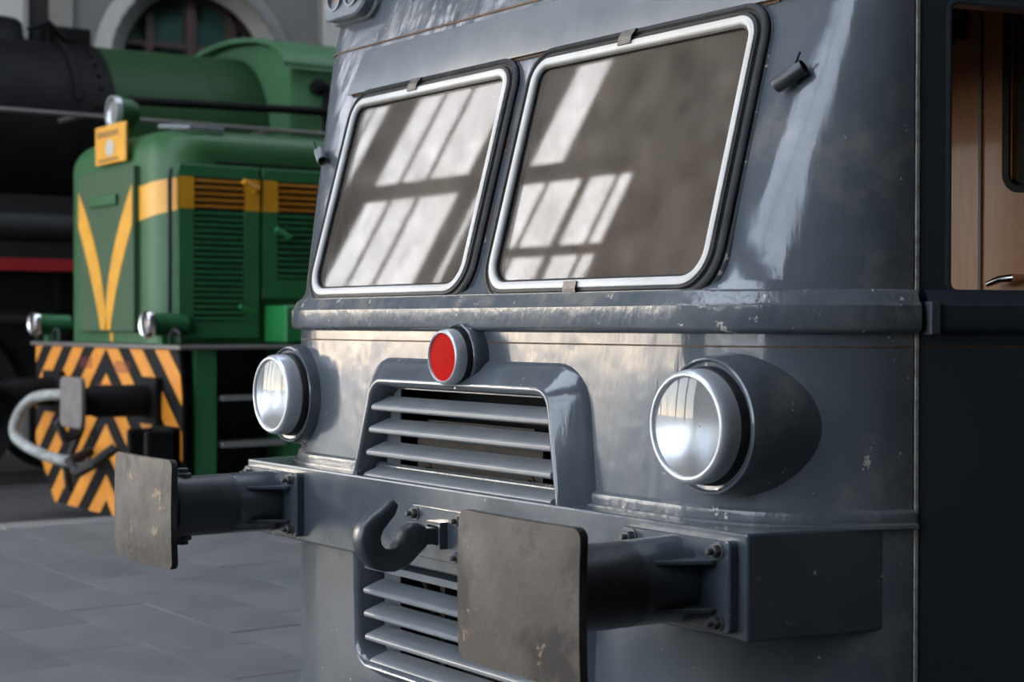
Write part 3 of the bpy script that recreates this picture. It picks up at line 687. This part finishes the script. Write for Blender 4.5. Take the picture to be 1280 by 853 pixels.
# ================================================================== GREEN DIESEL LOCOMOTIVE
XC_ = -8.55
DL = thing('diesel_locomotive', 'green diesel locomotive with yellow band and black and yellow striped front plate', 'locomotive', (XC_, 3, 0))
HX, HZ0, HZ1, HY = 1.07, 1.46, 3.06, 2.45
def hood_row(z, k):    # rounded front plan, k insets towards the top
    hx = HX-k; r = max(.05, .36-k*.3); yf = HY+k*.8
    half = [(0, yf), (hx-r, yf)]+[(hx-r+r*math.sin(PI/2*i/8), yf+r-r*math.cos(PI/2*i/8)) for i in range(1, 9)]+[(hx, 9.5)]
    return [(XC_-x, y, z) for x, y in reversed(half[1:])]+[(XC_+x, y, z) for x, y in half]
m = MB(); rows = [hood_row(HZ0, 0), hood_row(2.85, 0)]
for i in range(1, 9):
    a = PI/2*i/8; rows.append(hood_row(2.85+.21*math.sin(a), .21*(1-math.cos(a))))
m.grid(rows); k = len(rows[0])*(len(rows)-1); m.f.append(tuple(k+i for i in range(len(rows[0]))))
hood = m.build('hood', GREEN, DL, 45)
MB().box(XC_-HX-.005, XC_+HX+.012, 2.85, 9.5, 2.80, 2.815).build('hood_gutter', BLACKR, hood, 0)
pn = MB().box(-9.08, -7.96, 2.40, 2.47, 1.545, 2.80).build('front_panel', PANELG, DL, 0, .012, 2)
for i in range(20): pass
MB().box(-8.80, -8.25, 2.37, 2.40, 2.52, 2.60).build('panel_handle', GREEN, pn, 0, .01, 2)
def vstrip(pts, name='band'): return MB().prism([(x, 2.3985, z) for x, z in pts], (0, -.003, 0)).build(name, YELLOW, pn, 0, label='yellow stripe')
def curve(p, q, bend, n=8): return [(p[0]+(q[0]-p[0])*t+bend*4*t*(1-t), p[1]+(q[1]-p[1])*t) for t in [i/n for i in range(n+1)]]
vstrip(curve((-9.075, 2.66), (-8.485, 1.56), .12)+list(reversed(curve((-9.075, 2.38), (-8.60, 1.56), .03))))
vstrip(curve((-7.975, 2.66), (-8.515, 1.56), -.13)+list(reversed(curve((-7.975, 2.36), (-8.41, 1.56), -.04))))
MB().box(-8.53, -8.47, 2.445, 2.449, 1.47, 1.56).build('band', YELLOW, hood, 0)
# band round the corner and along the side
r = hood_row(2.5, 0); h = len(r)//2; path = [(-7.965, HY, 2.5)]+[p for p in r[h+1:]]
def offp(p, q, d): t = Vector((q[0]-p[0], q[1]-p[1])).normalized(); return Vector((t.y, -t.x))*d
m = MB(); rowa, rowb = [], []
for i, p in enumerate(path):
    a = path[max(0, i-1)]; b = path[min(len(path)-1, i+1)]; o_ = offp(a, b, .004)
    u = i/(len(path)-2) if i < len(path)-1 else 1
    zt = 2.64+.05*min(1, u*1.6); zb_ = 2.38+.075*min(1, u*1.5)
    rowa.append((p[0]+o_.x, p[1]+o_.y, zt)); rowb.append((p[0]+o_.x, p[1]+o_.y, zb_))
m.grid([rowa, rowb]); m.build('side_band', YELLOW, hood, 45, label='yellow stripe')
SXL = XC_+HX
def louvre_door(ya, yb, za, zb2, la, lb, lza, lzb, orange):
    d = MB()
    for (a, b, c_, e) in ((ya, yb, za, lza), (ya, yb, lzb, zb2), (ya, la, lza, lzb), (lb, yb, lza, lzb)): d.box(SXL+.006, SXL+.03, a, b, c_, e)
    d = d.build('louvre_door', GREEND, DL, 0, .004, 1, label='green door with louvres')
    MB().box(SXL+.006, SXL+.034, ya, la, 2.455, 2.69).build('door_band', YELLOW, d, 0); MB().box(SXL+.006, SXL+.034, lb, yb, 2.455, 2.69).build('door_band', YELLOW, d, 0)
    MB().box(SXL+.0045, SXL+.008, la, lb, lza, lzb).build('louvre_back', BLACKR, d, 0)
    for mm, z0_, z1_ in ((GREEND, lza, min(lzb, 2.45)), (ORANGE, 2.455, lzb)):
        if z1_-z0_ < .03: continue
        s_ = MB(); n_ = int((z1_-z0_)/.042)
        for i in range(n_):
            z = z0_+(i+.5)*(z1_-z0_)/n_
            s_.hexa([(SXL+.008, la, z+.012), (SXL+.038, la, z-.012), (SXL+.038, lb, z-.012), (SXL+.008, lb, z+.012)], [(SXL+.008, la, z+.018), (SXL+.038, la, z-.004), (SXL+.038, lb, z-.004), (SXL+.008, lb, z+.018)])
        o = s_.build('louvre_slats', mm, d, 0); o['kind'] = 'stuff'
    return d
d1 = louvre_door(2.54, 3.19, 1.50, 2.78, 2.66, 3.07, 1.63, 2.69, True)
d2 = louvre_door(3.22, 3.95, 1.80, 2.78, 3.345, 3.80, 1.95, 2.69, True)
louvre_door(3.98, 4.7, 1.80, 2.78, 4.1, 4.55, 1.95, 2.69, True)
for (dd, yy, zz, mm) in ((d1, 3.06, 2.67, YELLOW), (d1, 3.03, 1.74, GREENB), (d2, 3.33, 2.32, GREENB)):
    MB().tube([(SXL+.03, yy+.09, zz-.05), (SXL+.08, yy+.09, zz-.05), (SXL+.09, yy-.03, zz)], .022, 8).build('door_handle', mm, dd, 40)
MB().box(SXL, SXL+.35, 3.245, 3.9, 1.47, 1.745).build('tool_box', GREENB, DL, 0, .01, 1, label='bright green side box')
MB().tube([(SXL-.03, 2.435+.08, 1.5), (SXL+.005, 2.48, 1.6), (SXL+.005, 2.48, 2.68), (SXL-.02, 2.50, 2.74)], .018, 8).build('cable_conduit', BLACKR, DL, 40)
fp = MB().box(XC_-1.5, XC_+1.5, 2.36, 9.5, 1.425, 1.458).build('footplate', BLACKP, DL, 0)
MB().tube([(XC_-1.52, 2.36, 1.44), (XC_+1.52, 2.36, 1.44), (XC_+1.52, 9.5, 1.44)], .016, 8).build('footplate_edge', RAILM, fp, 0)
SX2 = XC_+1.5-.35
for (ya, yb) in ((2.50, 2.66), (3.22, 3.36)): MB().box(SX2+.0, SX2+.33, ya, yb, .30, 1.425).build('step_post', GREEND, DL, 0)
for z in (1.075, .74, .42): MB().box(SX2-.02, SX2+.36, 2.70, 3.20, z-.018, z+.018).build('step_tread', STEPM, DL, 0)
MB().box(XC_-1.15, SX2-.06, 2.5, 9.5, .35, 1.425).build('underframe', BLACKR, DL, 0)
MB().box(SX2-.06, SX2+.3, 3.40, 9.5, .45, 1.3).build('fuel_tank', BLACKR, DL, 0)
# striped plate
XL_, XR_ = XC_-1.47, XC_+1.52
poly = [(XL_, 1.44), (XL_, .62), (XL_+.45, .13), (XR_-.9, .13), (XR_-.45, .16), (XR_, .52), (XR_, 1.10), (XR_-.06, 1.40), (XR_-.12, 1.44)]
sp_ = MB().prism([(x, 2.38, z) for x, z in poly], (0, .03, 0)).build('warning_plate', BLACKP, DL, 0, label='black front plate with yellow chevrons')
def clip_poly(P, a, b, c_):  # keep a*x+b*z<=c
    out = []
    for i in range(len(P)):
        p, q = P[i-1], P[i]; dp = a*p[0]+b*p[1]-c_; dq = a*q[0]+b*q[1]-c_
        if (dp <= 0) != (dq <= 0): t = dp/(dp-dq); out.append((p[0]+t*(q[0]-p[0]), p[1]+t*(q[1]-p[1])))
        if dq <= 0: out.append(q)
    return out
XM = -8.44
for sgn in (-1, 1):
    k_ = 1.2
    for i in range(-6, 4):
        P = clip_poly(poly, -sgn, 0, -sgn*XM)
        if len(P) > 2: P = clip_poly(P, sgn, k_, sgn*XM+k_*1.42+i*.47+.235)
        if len(P) > 2: P = clip_poly(P, -sgn, -k_, -(sgn*XM+k_*1.42+i*.47))
        if len(P) > 2: MB().prism([(x, 2.3795, z) for x, z in P], (0, -.004, 0)).build('stripe', STRIPEY, sp_, 0)
lm = MB()
for (x0, x1, z) in ((-8.98, -8.72, 1.30), (-8.25, -7.95, 1.28), (-8.62, -8.25, 1.10)):
    x = x0
    while x < x1: lm.box(x, x+.018, 2.3735, 2.376, z-.045, z+.045); x += .045
lm.build('red_lettering', REDT, sp_, 0, label='faded red lettering')['kind'] = 'stuff'
def loco_buffer(cx):
    c = (cx, 0, 1.05)
    b = MB().lathe([(2.38, .14), (2.34, .14), (2.34, .118), (1.95, .115), (1.93, .10), (1.80, .10), (1.80, .15)], c, 'y', 24, (True, False)).build('buffer', BLACKP, DL, 40)
    MB().prism([(cx+x, 1.77, 1.05+z) for x, z in rrect(-.21, .21, -.18, .18, .05, None, 4)], (0, .035, 0)).build('buffer_head', BUFG, b, 0, .006, 1, label='worn brown buffer plate')
    MB().prism([(cx+x, 2.33, 1.05+z) for x, z in rrect(-.2, .2, -.17, .17, .02, None, 3)], (0, .05, 0)).build('flange', BLACKP, b, 0)
for sx in (-.975, .975): loco_buffer(XC_+sx)
pts = []
P0 = [Vector((-8.62, 2.2, 1.06)), Vector((-9.1, 2.05, 1.02)), Vector((-9.25, 1.95, .85)), Vector((-9.2, 1.95, .68)), Vector((-8.75, 2.1, .55)), Vector((-8.5, 2.3, .55))]
for i in range(len(P0)-1):
    a, b, c_, d_ = P0[max(0, i-1)], P0[i], P0[i+1], P0[min(len(P0)-1, i+2)]
    for j in range(6):
        t = j/6; pts.append(.5*((2*b)+(c_-a)*t+(2*a-5*b+4*c_-d_)*t*t+(3*b-a-3*c_+d_)*t**3))
MB().tube(pts, .045, 10).build('brake_hose', HOSE, DL, 60, label='pale grey brake hose')
MB().tube([(-8.3, 2.38, .98), (-8.3, 2.05, .95), (-8.3, 1.95, .85), (-8.3, 2.0, .74), (-8.3, 2.1, .78)], .045, 8).tube([(-8.55, 2.3, .62), (-8.5, 2.1, .55), (-8.3, 2.1, .48), (-8.1, 2.15, .56), (-8.05, 2.3, .68)], .04, 8).tube([(-8.75, 2.3, .8), (-8.7, 2.15, .5), (-8.75, 2.2, .3)], .03, 8).build('coupling', BLACKR, DL, 40)
MB().box(-7.42, -7.05, 2.12, 2.38, .52, .60).box(-7.42, -7.36, 2.12, 2.38, .52, .86).box(-7.11, -7.05, 2.12, 2.38, .52, .86).box(-7.42, -7.05, 2.30, 2.38, .52, .88).build('corner_step', BLACKP, DL, 0, .02, 2)
def marker(cx, lab):
    c = (cx, 0, 1.605)
    b = MB().lathe([(2.62, .03), (2.60, .075), (2.33, .085), (2.31, .095)], c, 'y', 24, (True, False)).build('marker_light', GREEND, DL, 40, label='small round marker light')
    MB().lathe([(2.33, .1), (2.29, .1), (2.28, .092), (2.285, .075)], c, 'y', 24).build('rim', CHROME, b, 40)
    MB().lathe([(2.295, .001), (2.30, .05), (2.31, .085)], c, 'y', 20).build('lens', mat('dim_lens', (.18, .1, .09), .15, coat=.5, col2=(.4, .38, .36), scale=14), b, 60)
    MB().box(cx-.04, cx+.04, 2.40, 2.5, 1.455, 1.53).build('lamp_foot', GREEND, b, 0)
marker(XC_-1.30, ''); marker(XC_+1.08, '')
for cx in (XC_-1.42, XC_-1.05, XC_+1.35):
    MB().tube([(cx-.09, 2.40, 1.45), (cx-.08, 2.40, 1.54), (cx, 2.40, 1.57), (cx+.08, 2.40, 1.54), (cx+.09, 2.40, 1.45)], .012, 6).build('lifting_eye', BLACKR, DL, 40)
c = (-8.90, 0, 3.31)
hl = MB().lathe([(2.84, .03), (2.82, .08), (2.76, .118), (2.66, .126), (2.64, .128)], c, 'y', 28, (True, False)).build('headlamp', GREEN, DL, 40, label='green top headlamp')
MB().lathe([(2.65, .13), (2.60, .13), (2.60, .122)], c, 'y', 28).build('rim', SILVER, hl, 40)
MB().lathe([(2.74, .001), (2.70, .06), (2.62, .118)], c, 'y', 28).build('reflector', REFL, hl, 60)
MB().lathe([(2.615, .001), (2.62, .06), (2.63, .118)], c, 'y', 28).build('lens', LENSG, hl, 60)
MB().box(-8.94, -8.86, 2.70, 2.78, 2.95, 3.22).build('lamp_bracket', GREEN, hl, 0)
sg = MB().box(-8.71, -8.10, 2.395, 2.415, 2.845, 3.145).build('number_sign', YELLOW, DL, 0, .004, 1, label='small yellow sign with a pale emblem')
m = MB().prism([(-8.41+.085*math.cos(2*PI*i/20), 2.3945, 2.965+.065*math.sin(2*PI*i/20)) for i in range(20)], (0, -.002, 0)); m.build('sign_emblem', STEPM2, sg, 0)
lm = MB()
for x in [-.63+.062*i for i in range(7)]: lm.box(-8.0+x-.02, -8.0+x+.012, 2.3925, 2.3945, 3.055, 3.10)
for x in [-.62+.035*i for i in range(12)]: lm.box(-8.0+x-.02, -8.0+x, 2.3925, 2.3945, 2.868, 2.885)
lm.build('sign_lettering', BROWNF, sg, 0)['kind'] = 'stuff'
MB().box(-8.60, -8.22, 2.415, 2.9, 2.88, 2.94).build('sign_bracket', GREEN, sg, 0)
MB().tube([(XC_+.62, 2.60, 3.10), (XC_+.95, 2.70, 3.07), (XC_+.98, 2.95, 3.06)], .02, 8).build('hood_highlight', SLATG, DL, 40)  # pale bar added in place of the highlight on the hood's top edge
for yy in (3.6, 6.0):
    for sx in (-1, 1): MB().lathe([(-.065, .02), (-.065, .46), (.065, .48), (.085, .5), (.085, .02)], (XC_+sx*.80, yy, .52), 'x', 30).build('wheel', BLACKR, DL, 40)

# ================================================================== STEAM LOCOMOTIVE
XS, ZS, RS = -13.2, 3.60, .95
ST = thing('steam_locomotive', 'steam locomotive with black smokebox and green boiler behind the diesel locomotive', 'locomotive', (XS, 5, 0))
MB().lathe([(1.2, .3), (1.15, .7), (1.3, .90), (1.35, .965), (3.94, .965), (3.95, .94)], (XS, 0, ZS), 'y', 64, (True, False)).build('smokebox', BLACKP, ST, 40, label='black smokebox')
bl = MB().lathe([(3.95, .955), (5.0, .965), (6.6, 1.0)], (XS, 0, ZS), 'y', 64).build('boiler', STEAMG, ST, 40, label='green boiler')
for yy, rr in ((3.97, .972), (5.15, .975)):
    MB().lathe([(yy-.03, rr-.02), (yy-.03, rr), (yy+.03, rr), (yy+.03, rr-.02)], (XS, 0, ZS), 'y', 64).build('boiler_band', BLACKP if yy < 4 else STEAMG, bl, 40)
for i in range(14):
    a = math.radians(-20+i*9); link('rivet', screw_me if False else bpy.data.meshes.get('rivet') or MB().lathe([(0, .03), (.02, .026), (.03, .01)], (0, 0, 0), 'x', 8, (False, True)).mesh('rivet', BLACKP, 40), ST, (XS+.965*math.cos(a), 3.86, ZS+.965*math.sin(a)), (0, -a, 0))
# cab: front sheet wider than the boiler, arched roof
hw = 1.45
def cabsec(y, hw=1.45, dz=0, sc=1.): return [(XS-hw, y, 2.2), (XS-hw, y, 4.30+dz)]+[(XS-hw*math.cos(PI*i/16), y, 4.30+dz+.42*math.sin(PI*i/16)) for i in range(1, 16)]+[(XS+hw, y, 4.30+dz), (XS+hw, y, 2.2)]
m = MB(); a, b, c_ = cabsec(5.72), cabsec(5.78), cabsec(8.6)
a = [(XS+(p[0]-XS)*.985, 5.72, p[2]-.02) for p in a]
m.add(a, [tuple(range(len(a)))]); m.grid([a, b, c_])
cab2 = m.build('cab', CABG, ST, 50, label='green cab with arched roof')
m = MB(); a = [(x*1.0+(x-XS)*.05, 5.60+.0*z, z+.05) for x, y, z in cabsec(5.6)[1:-1]]; b = [(x, 8.8, z) for x, y, z in a]; a2 = [(x, y, z-.05) for x, y, z in a]; b2 = [(x, y, z-.05) for x, y, z in b]
m.grid([a2, a, b, b2]); m.grid([a2, b2]); m.build('cab_roof', CABG, cab2, 30)
MB().box(XS+hw, XS+hw+.02, 6.10, 6.55, 3.3, 4.15).build('cab_window', BLACKR, cab2, 0)
MB().lathe([(0, .07), (.05, .09), (.12, .09), (.14, .05)], (XS+hw, 6.0, 4.12), 'x', 16, (False, True)).build('cab_lamp', BLACKP, cab2, 40)
MB().tube([(XS+1.52, 1.0, 3.63), (XS+1.52, 8.5, 3.63)], .022, 8).build('handrail', RAILM, ST, 40, label='steel handrail')
for yy in (2.2, 3.4, 4.6, 5.5): MB().tube([(XS+.9, yy, 3.63), (XS+1.56, yy, 3.63)], .025, 8).build('handrail_post', RAILM, ST, 40)
MB().tube([(XS+1.0, 3.75, 3.80), (XS+1.52, 3.9, 3.81), (XS+1.52, 8.5, 3.935)], .045, 10).build('steam_pipe', BLACKP, ST, 40, label='dark side pipe')
a0 = [(XS+1.0*math.cos(math.radians(t)), 3.60, ZS+1.0*math.sin(math.radians(t))) for t in (90, 75, 60, 45, 30, 15)]
MB().tube(a0, .028, 8).build('lubricator_pipe', BLACKP, ST, 40)
MB().lathe([(4.50, .34), (4.56, .30), (4.72, .28), (4.75, .24)], (XS, 3.05, 0), 'z', 28, (False, True)).build('chimney', BLACKP, ST, 40)
MB().box(XS-.3, XS+.3, 3.50, 3.98, 4.50, 4.70).build('smokebox_casing', BLACKP, ST, 0, .02, 1)
MB().lathe([(4.5, .12), (4.72, .11), (4.76, .06)], (XS+.1, 3.50, 0), 'z', 16, (False, True)).tube([(XS+.3, 3.3, 4.62), (XS+.35, 3.5, 4.72), (XS+.33, 3.7, 4.55)], .03, 8).build('valve', BLACKP, ST, 40)
MB().box(XS+1.20, XS+1.30, -1, 9.0, 2.12, 2.24).box(XS-1.30, XS-1.2, -1, 9.0, 2.12, 2.24).build('running_beam', REDP, ST, 0, label='red running board edge')
MB().box(XS-1.2, XS+1.2, -1, 9.0, 2.20, 2.24).build('running_board', BLACKP, ST, 0)
MB().tube([(XS+1.26, 3.62, 2.22), (XS+1.26, 3.62, 2.40)], .03, 8).build('running_post', REDP, ST, 0)
MB().box(XS-.75, XS+.75, 1.4, 9.0, .9, 2.9).build('frame', BLACKR, ST, 0)
for yy in (.2, 2.2, 4.0, 5.8, 7.6):
    for sx in (-1, 1):
        wr = .78 if yy > 1 else .45
        MB().lathe([(-.07, wr-.12), (-.07, wr), (.07, wr+.02), (.09, wr+.04), (.09, wr-.12)], (XS+sx*.82, yy, wr+.04), 'x', 40).build('wheel', BLACKR, ST, 40)
MB().box(XS+.95, XS+1.02, 1.5, 7.6, .82, .95).build('coupling_rod', RAILM, ST, 0)
MB().lathe([(1.0, .3), (2.3, .3)], (XS+1.05, 0, .95), 'y', 24, (True, True)).build('cylinder', BLACKP, ST, 40)
MB().lathe([(2.6, .14), (6.4, .14)], (XS+1.05, 0, 2.55), 'y', 16, (True, True)).build('feed_pipe', BLACKR, ST, 40)
MB().box(XS+1.02, XS+1.1, 1.5, 5.6, 1.62, 1.70).build('valve_rod', PLATEB, ST, 0)
MB().box(XS+.9, XS+1.05, 3.35, 3.45, .9, 2.2).build('hanger', BLACKP, ST, 0)
for o in bpy.data.objects:
    for k in ('_root', '_off'):
        if k in o: del o[k]
